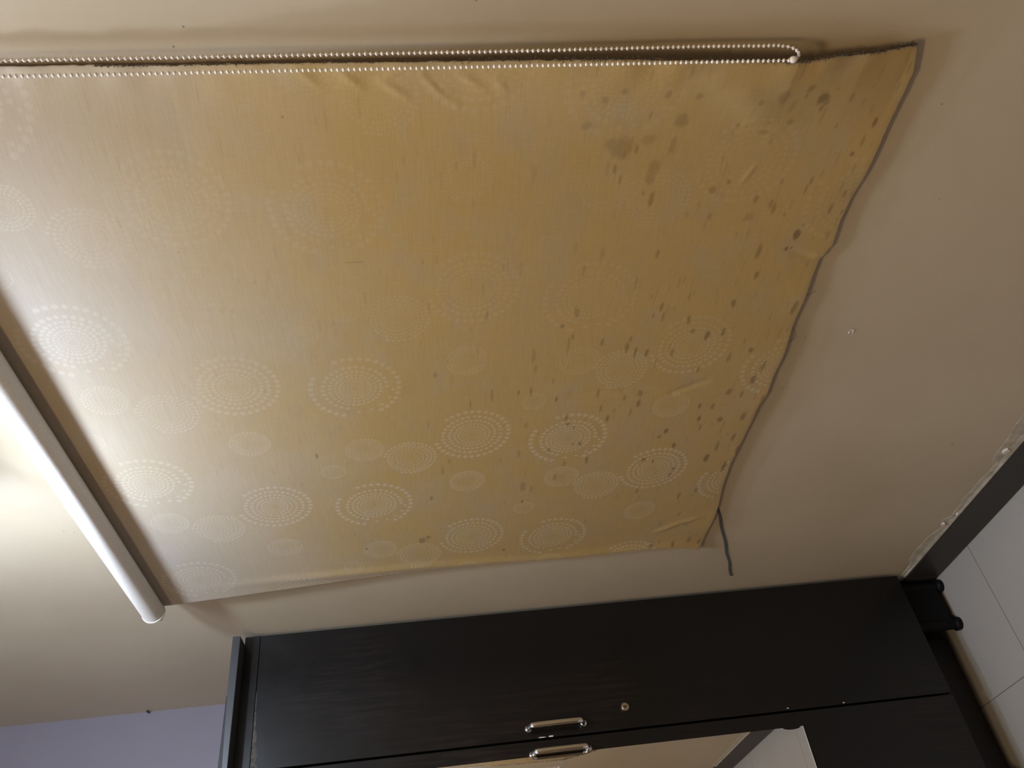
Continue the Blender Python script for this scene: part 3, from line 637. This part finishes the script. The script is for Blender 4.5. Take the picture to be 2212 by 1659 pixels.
# legs: pairs of black moulded feet joined by a web, at the front and the back
def leg(x, y):
    bm = bmesh.new()
    for dy in (-.054, .054):
        cyl(bm, (x, y + dy, .014), (x, y + dy, ZB), .014, 24, .016)
    box(bm, x - .010, x + .010, y - .054, y + .054, .022, ZB, .002)
    box(bm, x - .19, x - .006, y - .050, y - .040, .05, ZB, .002); box(bm, x - .19, x - .006, y + .040, y + .050, .05, ZB, .002)
    lg = add('leg', bm, MAT['black'], ward)
    for dy in (-.054, .054):
        bm = bmesh.new(); cyl(bm, (x, y + dy, 0), (x, y + dy, .013), .0165, 28, .0185); cyl(bm, (x, y + dy, .013), (x, y + dy, .018), .0185, 28, .014)
        add('foot', bm, MAT['black'], lg)
    return lg
leg(-1.985, -.0855); leg(-1.985, -.585); leg(-2.34, -.585)
bm = bmesh.new(); box(bm, -2.075, -2.06, Y1 + .02, -.15, .004, ZB)  # board added under the wardrobe to block light and keep the gap dark
add('gap_blocker', bm, MAT['carcass'], ward)

# ------------------------------------------------------------------ lamps
LX, LYY, LZZ = -1.13, -.245, H + .795
tl = empty('wall_lamp', (LX, 0, LZZ), 'bare white bulb in a holder on the cream wall above the blind', 'lamp')
bm = bmesh.new(); cyl(bm, (LX, -.0005, LZZ), (LX, -.022, LZZ), .045, 40, .040)
cyl(bm, (LX, -.022, LZZ), (LX, -.145, LZZ), .021, 32, .019)
add('bulb_holder', bm, MAT['whiteplastic'], tl, True).modifiers.new('es', 'EDGE_SPLIT')
bm = bmesh.new(); cyl(bm, (LX, -.140, LZZ), (LX, -.210, LZZ), .016, 32, .029)
add('bulb_body', bm, MAT['whiteplastic'], tl, True).modifiers.new('es', 'EDGE_SPLIT')
bm = bmesh.new(); bmesh.ops.create_uvsphere(bm, u_segments=32, v_segments=20, radius=.0305, matrix=Matrix.Translation((LX, LYY + .004, LZZ)))
bmesh.ops.bisect_plane(bm, geom=bm.verts[:] + bm.edges[:] + bm.faces[:], plane_co=(0, -.2115, 0), plane_no=(0, 1, 0), clear_outer=True)
add('bulb_globe', bm, MAT['tube'], tl, True)
def round_light(x, y, r, mat, label):
    cb = empty('ceiling_light', (x, y, ZC), label, 'ceiling lamp')
    bm = bmesh.new(); cyl(bm, (x, y, ZC - .030), (x, y, ZC - .0005), r + .01, 64)
    add('housing', bm, MAT['whiteplastic'], cb)
    bm = bmesh.new(); bmesh.ops.create_uvsphere(bm, u_segments=48, v_segments=20, radius=1)
    bmesh.ops.bisect_plane(bm, geom=bm.verts[:] + bm.edges[:] + bm.faces[:], plane_co=(0, 0, 0), plane_no=(0, 0, 1), clear_outer=True)
    bmesh.ops.transform(bm, matrix=Matrix.Translation((x, y, ZC - .0305)) @ Matrix.Diagonal((r, r, .08, 1)), verts=bm.verts)
    add('diffuser', bm, mat, cb, True)
round_light(-.56, -.62, .165, MAT['cool'], 'round cool white ceiling light nearest the wall with the blind')
round_light(.05, -1.75, .165, MAT['warm'], 'added warm fill light in a round ceiling housing, out of view')
